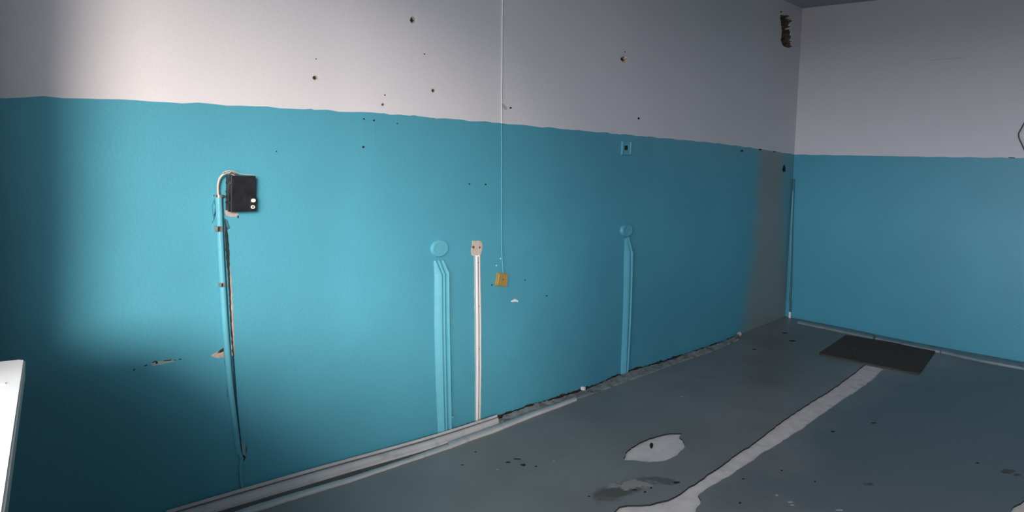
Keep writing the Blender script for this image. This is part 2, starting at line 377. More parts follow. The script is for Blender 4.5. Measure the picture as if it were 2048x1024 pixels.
# rows below / above the paint line follow its hand-drawn edge
ZP = 1.62
zl = [z for z in zs if z < ZP-.004]+[ZP]+[z for z in zs if z > ZP+.004]
rng = np.random.default_rng(3)
verts = []; nx, nz_ = len(xs), len(zl); fa = []; mi = []
for X in xs:
    for z0 in zl:
        z = warp(X, z0); o = 0.0012*math.sin(X*3.1+z*2.0)+0.001*math.sin(z*5.3-X*1.7)
        for (cx, cz, ru, rv) in hl:
            if abs(X-cx) < ru*1.3 and abs(z-cz) < rv*1.3:
                d = math.hypot((X-cx)/ru, (z-cz)/rv)+rng.uniform(-.15, .15)
                if d < 1: o -= max(ru, rv)*1.1*(1-d*d)**.5
        if inside(NPOLY, X, z):
            k = (z-NZ0)/(NZ1-NZ0)
            lim = NX0+(NX1-NX0)*(.93 if k > .82 else .62+.15*math.sin(k*14))
            o -= (.05 if X < lim else .016)*rng.uniform(.7, 1.2)
        verts.append((X, D1-o, z))
for i in range(nx-1):
    for j in range(nz_-1):
        a = i*nz_+j; fa.append((a, a+nz_, a+nz_+1, a+1))
        X = (xs[i]+xs[i+1])/2; z0 = (zl[j]+zl[j+1])/2; z = warp(X, z0)
        m = 0 if z0 < ZP else 1
        for (cx, cz, ru, rv) in hl:
            if abs(X-cx) < ru and abs(z-cz) < rv:
                d = math.hypot((X-cx)/ru, (z-cz)/rv)
                if d < .72: m = 2
                elif d < .98 and ru > .006: m = 3
        if inside(NPOLY, X, z): m = 4
        mi.append(m)
me = bpy.data.meshes.new('wall_left'); me.from_pydata(verts, [], fa); me.polygons.foreach_set('material_index', mi); me.update()
wall_left = link('wall_left', me, [m_blue, m_white, m_dark, m_plaster, m_brick], smooth=False)
wall_left['kind'] = 'structure'; wall_left['label'] = 'long wall painted turquoise below and off-white above, with nail holes'
me.flip_normals() if me.polygons[0].normal.y > 0 else None

# ------------------------------------------------------------------ other walls, ceiling
def slab(name, mat, *boxes, kind='structure'):
    bm = bmesh.new()
    for b in boxes: box_bm(*b, bm=bm)
    o = bmo(name, bm, mat); o['kind'] = kind; return o
# wall_right with its own paint line
RPX = [on_right(*p) for p in [(1590,309),(1740,311.5),(1890,314),(2048,316)]]
ys = np.arange(D1+.03, -3.6, -.06); bm = bmesh.new(); cols = []
for yv in ys:
    zp = float(np.interp(-yv, [-p[0] for p in RPX]+[4], [p[1] for p in RPX]+[1.64]))+.0018*math.sin(yv*31)+.0012*math.sin(yv*77)
    cols.append([bm.verts.new((D2+.0015*math.sin(yv*2.7+z*2), yv, z)) for z in (-.12, .4, .8, 1.2, zp, 2.0, 2.5, ZC+.02)])
for a, b in zip(cols, cols[1:]):
    for k in range(7):
        f = bm.faces.new((a[k], b[k], b[k+1], a[k+1])); f.material_index = 0 if k < 4 else 1
m_blueR = mk('blue_wall_paint_short_wall', (0.062, 0.305, 0.415), rough=.45, var=.05, vs=1.6, bump=.35, bs=75, bd=.003)
wall_right = bmo('wall_right', bm, [m_blueR, m_white]); wall_right['kind'] = 'structure'
slab('ceiling', m_ceil, (-2.2, D2+.2, -3.7, D1+.2, ZC, ZC+.15))
slab('wall_back', m_back, (-2.2, D2+.2, -3.75, -3.55, -.1, ZC))
def wbox(bm, s0, s1, o0, o1, z0, z1, bev=0, seg=2):   # box in the window wall's frame
    b = bmesh.new(); box_bm(s0, s1, o0, o1, z0, z1, bev, seg, bm=b)
    for v in b.verts: v.co = WC+WA*v.co.x+WN*v.co.y+Vector((0, 0, v.co.z))
    me = bpy.data.meshes.new('x'); b.to_mesh(me); b.free(); bm.from_mesh(me); bpy.data.meshes.remove(me)
bm = bmesh.new()
cuts = [-.3]+[v for o in OPEN for v in o]+[WLEN+.8]
for i in range(0, len(cuts), 2): wbox(bm, cuts[i], cuts[i+1], 0, WT, -.1, ZC+.1)
for s0, s1 in OPEN: wbox(bm, s0, s1, 0, WT, -.1, ZS); wbox(bm, s0, s1, 0, WT, ZT, ZC+.1)
o = bmo('wall_front', bm, m_back); o['kind'] = 'structure'
for k, (s0, s1) in enumerate(OPEN):
    bm = bmesh.new(); oo = (WT-.16, WT-.10)
    wbox(bm, s0, s0+.06, *oo, ZS, ZT, .006); wbox(bm, s1-.06, s1, *oo, ZS, ZT, .006)
    wbox(bm, s0, s1, *oo, ZS, ZS+.06, .006); wbox(bm, s0, s1, *oo, ZT-.06, ZT, .006)
    n_m = 2 if s1-s0 > 2 else 1
    wf = bmo('window_%d' % (k+1), bm, m_frame); wf['kind'] = 'structure'
    for q in range(n_m):
        bm = bmesh.new(); sm = s0+(s1-s0)*(q+1)/(n_m+1); wbox(bm, sm-.03, sm+.03, *oo, ZS+.05, ZT-.05, .005); bmo('mullion', bm, m_frame, wf)
    for q in range(n_m+1):
        a_, b_ = s0+(s1-s0)*q/(n_m+1)+.03, s0+(s1-s0)*(q+1)/(n_m+1)-.03
        bm = bmesh.new(); wbox(bm, a_, b_, WT-.132, WT-.127, ZS+.05, ZT-.05); bmo('pane', bm, m_glass, wf)

# window sill that shows in the lower left corner of the picture
ZSILL = .95
c1 = Vector((*[v for v in (lambda d: (EYEP+d*((ZSILL-EYE)/d.z)))(ray(51, 717))][:2], 0)); c2 = (lambda d: (EYEP+d*((ZSILL-EYE)/d.z)))(ray(8, 1024)); c2.z = 0
dirf = (c2-c1).normalized()
far_in = c1; near_in = c1+dirf*2.75
bm = bmesh.new()
endd = (lambda d: (EYEP+d*((ZSILL-EYE)/d.z)))(ray(0, 722.5)); endd.z = 0; endd = (endd-c1).normalized()
P4 = [far_in, near_in, near_in+endd*.36, far_in+endd*.42]
top = [bm.verts.new((p.x, p.y, ZSILL)) for p in P4]; bot = [bm.verts.new((p.x, p.y, ZSILL-.045)) for p in P4]
bm.faces.new(top); bm.faces.new(bot[::-1])
for i in range(4): bm.faces.new((top[i], bot[i], bot[(i+1) % 4], top[(i+1) % 4]))
bmesh.ops.recalc_face_normals(bm, faces=bm.faces)
ve = [e for e in bm.edges if abs((e.verts[0].co-e.verts[1].co).z) > .01 and (e.verts[0].co.xy-far_in.xy).length < .01]
bmesh.ops.bevel(bm, geom=ve, offset=.008, segments=3, affect='EDGES')
bmesh.ops.bevel(bm, geom=[e for e in bm.edges if all(abs(v.co.z-ZSILL) < 1e-4 for v in e.verts)], offset=.004, segments=2, affect='EDGES')
for f in bm.faces:
    if abs(f.normal.z) < .3: f.material_index = 1
sill = bmo('window_sill', bm, [m_sill, m_sillside])
tag(sill, 'bright white window sill board with a rounded corner at the lower left edge', 'window sill')
sc_ = (lambda d: (EYEP+d*((ZSILL-EYE)/d.z)))(ray(4, 768))
bm = bmesh.new(); bmesh.ops.create_cone(bm, cap_ends=True, segments=20, radius1=.008, radius2=.007, depth=.002)
for v in bm.verts: v.co += Vector((sc_.x, sc_.y, ZSILL+.0008))
bmo('screw_cap', bm, m_frame, sill)

# ------------------------------------------------------------------ floor: cement base and a painted covering with worn-through openings
xsF = np.arange(-1.8, 7.36, .12); ysF = np.arange(-3.6, 3.06, .12)
bm = bmesh.new(); g = [[bm.verts.new((x, y, hfl(x, y)-.009)) for y in ysF] for x in xsF]
for i in range(len(xsF)-1):
    for j in range(len(ysF)-1): bm.faces.new((g[i][j], g[i+1][j], g[i+1][j+1], g[i][j+1]))
fl_base = bmo('floor', bm, m_cement, smooth=True); fl_base['kind'] = 'structure'
strip = FL((1800,720),(1752,712),(1726,731),(1718,738),(1700,752),(1660,781),(1600,818),(1540,860),(1508,886),(1470,910),(1420,946),(1370,980),(1340,998),(1302,1008),(1262,1010),(1240,1012),(1226,1026),(1190,1060),
           (1400,1060),(1392,1026),(1391,1017),(1402,1008),(1403,998),(1394,993),(1410,980),(1448,958),(1492,930),(1525,906),(1560,886),(1600,860),(1642,830),(1690,797),(1724,775),(1748,758),(1757,746),(1772,735))
ellp = FL((1248,917),(1252,905),(1264,894),(1280,884),(1296,877),(1318,871),(1340,866),(1366,866),(1358,873),(1366,880),(1370,889),(1369,896),(1361,902),(1357,908),(1340,918),(1325,923),(1300,924),(1280,922),(1262,920),(1250,921))
corner = FL((2020,1030),(2022,1018),(2026,1012),(2034,1011),(2048,1001),(2090,975),(2200,1000),(2120,1060),(2020,1050))
HOLESF = [strip, ellp, corner]
def rough_poly(P, n, j):
    q = resample([Vector(p) for p in P]+[Vector(P[0])], n+1)[:-1]
    return [(p.x+random.uniform(-j, j), p.y+random.uniform(-j, j)) for p in q]
HOLESF = [rough_poly(strip, 170, .004), rough_poly(ellp, 70, .003), rough_poly(corner, 40, .003)]
# outer outline; along wall_left the covering stops at the mortar line
mort = FL((1000,858),(1080,823),(1153,799),(1176,792),(1220,777),(1265,760),(1310,744),(1354,727),(1422,704),(1465,686),(1482,677))
out = [(-1.8, -3.5), (7.3, -3.5), (7.3, D1+.02), (mort[-1][0]+.05, D1+.02)]+[tuple(p) for p in mort[::-1]]+[(mort[0][0]-.05, D1+.02), (-1.8, D1+.02)]
out = [(p.x, p.y) for p in resample([Vector(p) for p in out]+[Vector(out[0])], 330)[:-1]]
def inside(P, x, y):
    c_ = False; j = len(P)-1
    for i in range(len(P)):
        if (P[i][1] > y) != (P[j][1] > y) and x < (P[j][0]-P[i][0])*(y-P[i][1])/(P[j][1]-P[i][1])+P[i][0]: c_ = not c_
        j = i
    return c_
pts = []; edges = []
for poly in [out]+HOLESF:
    b0 = len(pts); pts += [Vector(p) for p in poly]; edges += [(b0+i, b0+(i+1) % len(poly)) for i in range(len(poly))]
for x in np.arange(-1.7, 7.25, .14):
    for y in np.arange(-3.4, 2.9, .14):
        if inside(out, x, y): pts.append(Vector((x, y)))
vo, eo, fo, *_ = delaunay_2d_cdt(pts, edges, [], 0, 1e-5)
fo = [f for f in fo if (lambda cx, cy: inside(out, cx, cy) and not any(inside(h, cx, cy) for h in HOLESF))(sum(vo[i].x for i in f)/3, sum(vo[i].y for i in f)/3)]
me = bpy.data.meshes.new('floor_covering'); me.from_pydata([(v.x, v.y, hfl(v.x, v.y)) for v in vo], [], fo); me.update()
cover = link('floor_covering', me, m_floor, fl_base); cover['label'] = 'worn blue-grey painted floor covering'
md = cover.modifiers.new('thick', 'SOLIDIFY'); me.materials.append(mk('covering_edge_shadow', (.035, .038, .04), spec=.05, rough=.9)); md.material_offset_rim = 1; md.thickness = .008; md.offset = -1 if me.polygons[0].normal.z > 0 else 1  # rim painted dark, standing in for the recess shadow along the openings
# plug hole in the oval patch and flecks
def fleck(px, py, rx, ry, mat, name='scuff', surf='F', h=.0012, n=9):
    P = [(px+rx*math.cos(2*math.pi*k/n)*random.uniform(.6, 1.2), py+ry*math.sin(2*math.pi*k/n)*random.uniform(.6, 1.2)) for k in range(n)]
    if surf == 'F': return blob(name, SF, FL(*P), h, mat, fl_base, base=min(-.004, h-.004))
    if surf == 'L': return blob(name, SL, L(*P), h, mat, wall_left)
pl_ = fleck(1303, 889, 4, 4.6, m_fleck, 'plug_hole', h=-.0075)
for q in SMALL: fleck(*q, m_fleck, 'nail_hole', 'L', .0008)
for (x, y, rx, ry, m) in [(1016,925,5,1.6,m_fleck),(1034,918,7,1.4,m_fleck),(1047,930,7,2,m_fleck),(1072,933,3,1.3,m_fleck),(925,930,4,1,m_fleck),(951,904,3,1,m_fleck),
    (1665,863,5,1.6,m_fleck),(1748,846,7,1.3,m_fleck),(1955,926,4,1.2,m_fleck),(1480,1006,3,2,m_fleck),(1563,941,3,1.3,m_fleck),(1630,963,2.5,1.6,m_fleck),(1486,958,4,1.3,m_fleck),
    (1353,965,7,2.4,m_fleck),(1302,976,3,1.6,m_fleck),(1290,984,3,1.6,m_fleck),(1270,980,6,1.2,m_fleck),(1178,993,4,1,m_fleck),(1508,699,5,1,m_fleck),(1585,682,7,1.2,m_fleck),(1570,666,6,1,m_fleck),
    (1554,990,4,2,m_pale),(1580,1004,7,2,m_pale),(1585,1010,6,1.2,m_pale),(1678,1020,9,2,m_pale),(995,939,3,1,m_pale),(1108,922,3,1,m_pale),(1363,793,3,1,m_pale),(1142,874,2,1,m_pale)]:
    fleck(x, y, rx, ry, m)
m_grime = mk('dark_grime', (0.07, 0.07, 0.07), rough=.9, var=.4, vs=30)
for (x, y, rx, ry) in [(2016,943,14,5),(2035,950,8,3.5),(1735,969,13,3)]: fleck(x, y, rx, ry, m_grime, 'grime_spot', n=14)

# crumbling mortar strip between wall_left and the floor covering
ua = L((1003,833),(1069,810),(1143,788),(1200,767),(1252,745),(1330,722),(1379,707),(1430,690),(1478,670))
mo_low = FL((1000,852),(1069,824),(1120,807),(1150,797),(1176,792))+mort[4:10]
up_e = [(u[0], D1+.004) for u in ua]
n = 150
A = resample([Vector((p[0], D1-.012)) for p in ua], n); B = resample([Vector(p) for p in mo_low], n)
rj = random.Random(5)
bm = bmesh.new(); rows = []
for i in range(n):
    a, b = A[i].copy(), B[i].copy(); wob = .012*abs(math.sin(i*.21))*(.5+.5*math.sin(i*.07))+rj.uniform(0, .008)
    if i > n-3: b = a.lerp(b, .5)
    a.y -= wob; b += (a-b).normalized()*rj.uniform(0, .006)
    if b.y > a.y-.01: b.y = a.y-.01
    hgt = .016+.006*math.sin(i*.13)+rj.uniform(-.003, .003)
    row = [bm.verts.new(SF(a.x, a.y, -.01))]
    for tt, hh in ((0, hgt*.75), (.1, hgt), (.35, hgt*.9+rj.uniform(-.002, .002)), (.65, hgt*.6+rj.uniform(-.002, .002)), (.92, hgt*.25+.004), (1, .003)):
        q = a.lerp(b, tt); row.append(bm.verts.new(SF(q.x, q.y, hh)))
    row.append(bm.verts.new(SF(b.x, b.y, -.01))); rows.append(row)
for r0, r1 in zip(rows, rows[1:]):
    for k in range(len(r0)-1): bm.faces.new((r0[k], r0[k+1], r1[k+1], r1[k]))
bm.faces.new(rows[0]); bm.faces.new(rows[-1][::-1])
tr = bmo('baseboard_left', bm, m_mortar); tr['kind'] = 'structure'; tr['label'] = 'crumbling grey mortar fillet along the foot of the long wall'
# dark cavity behind it, and ragged broken plaster above the mouldings
def ragged(px_pts, tmin, tmax, n, mat, name, seed, h=.0015):
    rj = random.Random(seed); A = resample([Vector(p) for p in L(*px_pts)], n); bm = bmesh.new(); rows = []
    for i, a in enumerate(A):
        wv = max(0.15, .5+.5*math.sin(i*.31+seed)*math.sin(i*.11+1.3*seed)+rj.uniform(-.35, .35))
        t_ = tmin+(tmax-tmin)*wv
        rows.append([bm.verts.new(SL(a.x, a.y-.02, h)), bm.verts.new(SL(a.x, a.y+t_*.8, h)), bm.verts.new(SL(a.x+.001, a.y+t_, -.003))])
    for r0, r1 in zip(rows, rows[1:]):
        for k in range(2): bm.faces.new((r0[k], r1[k], r1[k+1], r0[k+1]))
    return bmo(name, bm, mat, wall_left)
ragged([(520,978),(600,955),(706,925),(840,886),(876,876),(960,848)], 0.0, .018, 120, m_dark, 'broken_plaster_edge', 2)
ragged([(985,838),(1069,810),(1143,788),(1200,767),(1252,745),(1330,722),(1379,707),(1430,690),(1478,671)], .004, .020, 160, m_dark, 'broken_plaster_edge', 4)
blob('broken_plaster_edge', SL, L((527,966),(560,969),(560,973),(535,970)), .001, m_dark, wall_left)

# ------------------------------------------------------------------ baseboard along wall_right
bb = bpy.data.objects.new('baseboard_right', None); C.objects.link(bb); bb['kind'] = 'structure'
def bbl(pa, pb):
    A, B = FL(*pa), FL(*pb); A = [(min(p[0], D2-.006), p[1]) for p in A]
    ribbon('baseboard_length', SF, A, B, .022, 'flat', m_baser, bb, n=40, jit=.002, jo=.001)
bbl([(1597,642),(1700,662),(1748,672.5)], [(1595,647),(1700,669),(1746,679)])
bbl([(1753,674),(1873,698),(1880,700)], [(1751,680),(1872,705),(1880,706)])
bbl([(1883,700),(1960,714),(2048,730),(2150,750)], [(1882,706.5),(1960,724),(2048,740),(2150,762)])

# ------------------------------------------------------------------ loose mouldings on the floor by wall_left
mo = thing('plastic_moulding', Vector((*on_floor(700, 935), 0)), 'long dusty rounded plastic moulding lying tight against the foot of the turquoise wall', 'moulding')
A = FL((330,1040),(486,993),(600,959),(706,929),(840,891),(876,880),(960,853),(994,842))
B = FL((360,1048),(486,1010),(600,976),(706,944),(840,905.5),(876,894),(960,864.5),(998,849))
A = [(a[0], min(a[1], D1-.004)) for a in A]
ribbon('rounded_channel', SF, A, B, .038, 'cove', m_skirt, mo, n=60)
def lerpl(t): return [(a[0]+(b[0]-a[0])*t, a[1]+(b[1]-a[1])*t) for a, b in zip(A, B)]
ribbon('dusty_groove', SF, lerpl(.15), lerpl(.30), .0275, 'flat', mk('groove_shade', (.17, .155, .15), rough=.6, var=.3, bump=0), mo, n=60, base=.02)  # groove ribbon painted dark as the shade band between the highlights
ribbon('grimy_lower_lip', SF, B, FL((372,1054),(486,1019),(600,986),(706,953),(840,914),(876,901),(960,868.5),(997,851)), .004, 'flat', mk('gap_shadow', (.10, .09, .085), rough=.8, var=.3), mo, n=60)  # dark strip painted in for the shadow gap between the two mouldings
mo2 = thing('plastic_moulding', Vector((*on_floor(600, 985), 0)), 'flat narrow white plastic strip in front of the rounded moulding, running out of the picture bottom', 'moulding')
A = FL((380,1060),(500,1016),(600,986),(700,957),(800,924.5),(860,903),(893,891))
B = FL((400,1070),(500,1028),(600,996),(700,965),(800,931),(860,911),(900,897))
ribbon('flat_strip', SF, A, B, .010, 'flat', m_skirt2, mo2, n=50, jit=.0015)
mo3 = thing('plastic_moulding', Vector((*on_floor(1050, 845), 0)), 'slim pale plastic channel on the floor reaching furthest along the crumbling wall foot', 'moulding')
A = FL((895,888),(940,872),(990,855),(1069,825),(1120,808),(1148,798))
B = FL((899,898),(940,882),(990,865),(1069,833),(1120,814.5),(1154,801))
ribbon('flat_channel', SF, A, B, .014, 'flat', m_skirt2, mo3, n=50)

# ------------------------------------------------------------------ door mat
mc4 = [Vector(p) for p in FL((1636,709),(1692,671.5),(1873,701),(1838,750))]
P = []
for i in range(4):
    a, b, c_ = mc4[i-1], mc4[i], mc4[(i+1) % 4]; r = .03 if i != 3 else .05
    d0, d1 = (a-b).normalized()*r, (c_-b).normalized()*r
    for k in range(5):
        s = k/4; P.append(b+d0*(1-s)**2+d1*s**2)
P = resample(P+[P[0]], 121)[:-1]
mt = thing('door_mat', Vector((sum(p.x for p in P)/len(P), sum(p.y for p in P)/len(P), 0)), 'dark brown-black rectangular fibre mat on the floor by the short wall', 'mat')
blob('mat_body', SF, [(p.x, p.y) for p in P], .009, m_mat, mt, bev=.03, jit=.0015)
cm = sum(P, Vector((0, 0)))/len(P)
bm = bmesh.new(); rr_ = [[], [], [], []]
for p in P:
    d = (cm-p).normalized()
    for k, (dd, hh) in enumerate(((0.002, .009), (.004, .0115), (.022, .0115), (.026, .009))): q = p+d*dd; rr_[k].append(bm.verts.new(SF(q.x, q.y, hh)))
for a, b in zip(rr_, rr_[1:]):
    for k in range(len(P)): bm.faces.new((a[k], a[(k+1) % len(P)], b[(k+1) % len(P)], b[k]))
bmo('bound_edge', bm, mk('mat_binding', (0.04, 0.038, 0.036), rough=.9), mt)

# ------------------------------------------------------------------ black switch box on wall_left
def B3(px, py, o): x, z = on_left(px, py, o); return Vector((x, D1-o, z))
dp = .054
f00, f11 = B3(462, 424, dp), B3(511.5, 352, dp)
x0, x1, z0, z1 = f00.x, f11.x, f00.z, f11.z
bx = thing('switch_box', Vector(((x0+x1)/2, D1, z0)), 'black bakelite switch box with two round pale terminals mounted above the painted pipe', 'switch box')
bm = box_bm(x0+.004, x1-.003, D1-.034, D1+.002, z0+.003, z1-.003, .002)
bmo('body', bm, m_blackside, bx)
bm = box_bm(x0, x1, D1-dp, D1-.030, z0, z1, .0035, 3)
bmo('cover', bm, [m_black], bx)
bm = box_bm(x0-.001, x1+.001, D1-.0345, D1-.030, z0-.001, z1+.001, .001); bmo('cover_rim', bm, m_blackside, bx)
for k, zz in enumerate((.25, .55, .8)):
    bm = box_bm(x0-.0012, x0+.004, D1-.045, D1-.006, z0+(z1-z0)*zz-.004, z0+(z1-z0)*zz+.004, .0015); bmo('hinge_rib', bm, m_blackside, bx)
tp = bmesh.new(); q0 = B3(500, 422, dp+.002); q1 = B3(512, 393, dp+.002)
box_bm(q0.x, q1.x+.001, D1-dp-.004, D1-dp+.003, q0.z, q1.z, .002, bm=tp); tpo = bmo('terminal_plate', tp, m_black, bx)
c_ = B3(506.5, 401, dp+.004)
disc('terminal', lambda u, v, o: Vector((u, D1-dp-.004-o, v)), c_.x, c_.z, .0105, .0085, [(1, .002), (.85, .005), (.5, .006), (.2, .0055)], m_term, bx, 20)
c_ = B3(505.5, 414, dp+.004)
t2 = disc('terminal', lambda u, v, o: Vector((u, D1-dp-.004-o, v)), c_.x, c_.z, .0090, .0080, [(1, .002), (.85, .005), (.5, .005), (.42, .001)], m_term, bx, 20)
disc('terminal_hole', lambda u, v, o: Vector((u, D1-dp-.004-o, v)), c_.x, c_.z, .0035, .0035, [(1, .0022), (.5, .0024)], m_fleck, t2, 12)
# wiring at its top
cb = thing('cable', B3(437, 388, .02), 'pale grey cable looping out of the painted pipe over the top of the black box', 'cable')
tube('sheath', [B3(437, 396, .018), B3(435.5, 380, .02), B3(436, 366, .024), B3(440, 354, .028), B3(450, 346, .034), B3(459, 346, .036), B3(470, 350, .03), B3(476, 357, .025)], .0046, m_cable, cb)
tube('wire', [B3(445, 347, .04), B3(452, 342, .05), B3(461, 341, .055), B3(468, 345, .05), B3(472, 349, .04)], .0018, m_cable, cb)
tube('wire', [B3(444, 349, .03), B3(454, 345, .04), B3(464, 346, .05), B3(474, 349, .045)], .0016, m_wireb, cb)
tube('wire', [B3(447, 344, .03), B3(458, 347, .05), B3(465, 340, .05), B3(473, 346, .045), B3(490, 349.5, .04), B3(509, 350.5, .035)], .0016, m_cable, cb)
tube('wire', [B3(456, 350, .05), B3(463, 343, .055), B3(470, 350, .05)], .0016, m_wireb, cb)

# ------------------------------------------------------------------ painted pipe below it
pp = thing('painted_pipe', B3(483, 915, 0), 'turquoise painted conduit pipe running down from the black switch box to the floor', 'pipe')
path = [(437,394),(439,440),(441,500),(444.5,560),(449,640),(454,700),(459,760),(464,800),(470,850),(477,908)]
Ppath = []
for i, (x, y) in enumerate(path):
    k = max(0, (y-660)/250); o = .014-.016*min(1, k); Ppath.append(B3(x, y, o))
tube('pipe_length', Ppath, .0135, m_bluet, pp, res=18, rf=lambda t: 1.0-.12*t)
tube('lower_cable', [B3(480, 905, .006), B3(483, 915, .008), B3(484.5, 918, .009), B3(480, 935, .006), B3(482, 955, .006), B3(485, 975, .006), B3(486, 990, .005)], .0065, m_bluet, pp, res=10)
col_c = B3(437.5, 392, .014)
bm = bmesh.new(); bmesh.ops.create_cone(bm, cap_ends=True, segments=20, radius1=.0165, radius2=.0165, depth=.010)
for v in bm.verts: v.co += col_c
bmo('collar', bm, m_metal, pp)
bm = box_bm(B3(431,389,.016).x, B3(447,389,.016).x, D1-.026, D1+.002, B3(437,394,.02).z, B3(437,390,.02).z, .001); bmo('clamp', bm, m_rust, pp)
for (x, y, wp, hp_) in ((439.5, 458, 10, 10), (446, 570, 8, 8)):
    c_ = B3(x, y, .03)
    bm = box_bm(c_.x-.0105*wp/10, c_.x+.0125*wp/10, D1-.0305, D1-.004, c_.z-.011*hp_/10, c_.z+.011*hp_/10, .0015)
    cl_ = bmo('clamp', bm, m_metal, pp)
    bm = box_bm(c_.x-.009*wp/10, c_.x-.001, D1-.033, D1-.03, c_.z-.008*hp_/10, c_.z+.008*hp_/10, .001)
    bmo('clamp_slot', bm, m_fleck, cl_)
# chase of bare plaster beside the pipe, its shadow painted as dark ribbons
ribbon('bare_plaster_strip', SL, L((452,500),(457,560),(461,640),(464,712)), L((456,500),(463.5,560),(467,640),(469.5,712)), .002, 'flat', m_pink, wall_left, n=50, jit=.002, base=-.002)
ribbon('open_crack', SL, L((449,437),(451,500),(456,560),(460,640),(464.5,712)), L((452,440),(458,490),(460,560),(463,640),(468,712)), .0022, 'flat', m_slot, wall_left, n=50, jit=.0015, base=-.002)
ribbon('open_crack', SL, L((464,712),(470,800),(480,900),(484,920)), L((468,712),(474,800),(483.5,900),(487,920)), .0015, 'flat', mk('deep_blue_crack_shade', (.012, .06, .10), spec=.1, rough=.8), wall_left, n=40, jit=.0008, base=-.002)
blob('bare_plaster_patch', SL, L((449,421),(455,420),(474,424),(478,428),(472,433),(462,434),(452,432)), .0012, m_pink, wall_left, jit=.001)
blob('loose_paint_flake', SL, L((450,438),(454,440),(459,456),(456,459),(452,452)), .004, mk('deep_teal_flake', (.035, .13, .18), rough=.7), wall_left)
blob('bare_plaster_patch', SL, L((421,711),(429,706),(436,703),(440,701),(446,700),(448,708),(449,716),(444,714),(436,716),(428,714)), .0015, m_plaster, wall_left, jit=.001)
blob('plaster_cavity', SL, L((434,706),(440,700),(448,695),(448,702),(442,705)), .0025, m_dark, wall_left)
blob('bare_plaster_patch', SL, L((302,727),(308,722),(320,722),(338,720),(350,719),(352,722),(336,726),(322,729),(306,731)), .0008, mk('faded_plaster', (.33, .40, .41), rough=.9), wall_left, jit=.001)
for q in ([(304,725),(311,721),(311,723),(305,727)], [(311,722),(315,722.5),(316,727),(312,728),(310,725)], [(327,721),(342,719),(344,721),(335,722),(326,722.5)], [(345,720),(352,719.5),(352,721),(346,721)], [(357,718),(362,717),(362,719.5),(358,719.5)], [(288,731),(295,729),(294,731),(289,733)], [(266,740),(270,737),(270,739),(267,742)]):
    blob('crack', SL, L(*q), .0015, m_dark, wall_left, base=-.001)
blob('bare_plaster_patch', SL, L((482,885),(489,883),(493,888),(491,900),(493,910),(489,913),(485,905),(484,895)), .001, mk('grey_smudge', (.17, .30, .36), rough=.9), wall_left, jit=.001)
blob('plaster_cavity', SL, L((484,914),(487,910),(492,913),(490,918),(486,924),(484,920)), .0015, m_dark, wall_left)
# hair cracks and flaps left of the pipe
m_hair = mk('hairline_crack', (.03, .13, .18), rough=1)
def crack(pts, wd=.0022, mat=None): ribbon('crack', SL, L(*pts), [(u+wd, v-wd*.3) for u, v in L(*pts)], .0006, 'flat', mat or m_hair, wall_left, n=max(8, len(pts)*3), jit=.0003, base=-.001)
crack([(432,395),(427,402),(424,412),(425,425),(427,438)]); crack([(428,402),(430,412),(429,425),(427,432)], .006); crack([(432,412),(430,425),(427,440),(423,446)], .003)
crack([(440,603),(438,612),(439,618)]); crack([(441,618),(447,620),(454,618)]); crack([(440,628),(436,636),(440,643),(446,640),(447,634),(442,632)]); crack([(445,640),(445,662)], .0018)
crack([(447,664),(447.5,700)], .0018); crack([(448,720),(452,745)], .0012); crack([(454,775),(455,795)], .0018)
crack([(436,480),(433,486),(432,500)], .0012, m_bluet)
crack([(886,514),(898,514)], .001, m_hair); crack([(916,514),(926,513.5)], .0015, m_pink); crack([(726,243),(726,290)], .0016, mk('paint_run', (.075, .31, .42), rough=.4)); crack([(748,243),(749,300)], .0016, bpy.data.materials['paint_run'])

# ------------------------------------------------------------------ junction cover and three painted trunkings
def jcover(px, py, rxp, ryp, label, depth):
    cx, cz = on_left(px, py, depth); ru = abs(on_left(px+rxp, py)[0]-on_left(px-rxp, py)[0])/2; rv = abs(on_left(px, py+ryp)[1]-on_left(px, py-ryp)[1])/2
    t_ = thing('junction_cover', Vector((cx, D1, cz)), label, 'junction cover')
    disc('base_ring', SL, cx, cz, ru, rv, [(1, depth*.55), (.97, depth*.7)], m_bluet, t_)
    disc('lid', SL, cx, cz, ru*.94, rv*.94, [(1, depth*.9), (.96, depth), (.9, depth*1.02), (.84, depth*.97), (.4, depth*1.04), (.1, depth*1.05)], m_bluet, t_)
    return t_
jcover(881.5, 497, 16.5, 17, 'larger round turquoise painted junction cover above the three parallel trunkings', .015)
jcover(1256, 461, 10.5, 12.5, 'small round turquoise painted junction cover above the pair of slim trunkings', .022)
G3 = 'three turquoise trunkings under the larger round cover'
def trunk(label, ea, eb, depth, prof, head=None, group=None, **k):
    a = L(*ea); b = L(*eb); t_ = thing('cable_trunking', Vector(((a[-1][0]+b[-1][0])/2, D1, a[-1][1])), label, 'trunking', group)
    ribbon('channel', SL, a, b, depth, prof, m_bluet, t_, **k)
    if head:
        ribbon('bent_head', SL, L(*head[0]), L(*head[1]), depth*.9, prof, m_bluet, t_, n=14, dfun=lambda t: .35+.65*t)
    return t_
t1 = trunk('broad leftmost turquoise trunking of three, with a tapering smeared edge', [(868.5,548),(868.5,640),(871,760),(875,871)], [(879.5,548),(880,640),(882.3,760),(885,869)], .026, 'left', ([(867,522),(868.5,549)], [(870,521),(880,549)]), G3, n=60, jit=.0008)
t2 = trunk('narrow middle turquoise trunking of three under the large round cover', [(882,545),(882.5,640),(884.8,760),(887.3,868)], [(886.3,545),(887,640),(889,760),(891.5,866)], .022, 'round', ([(875,521),(880.5,546)], [(879,520),(886.5,545)]), G3, n=60)
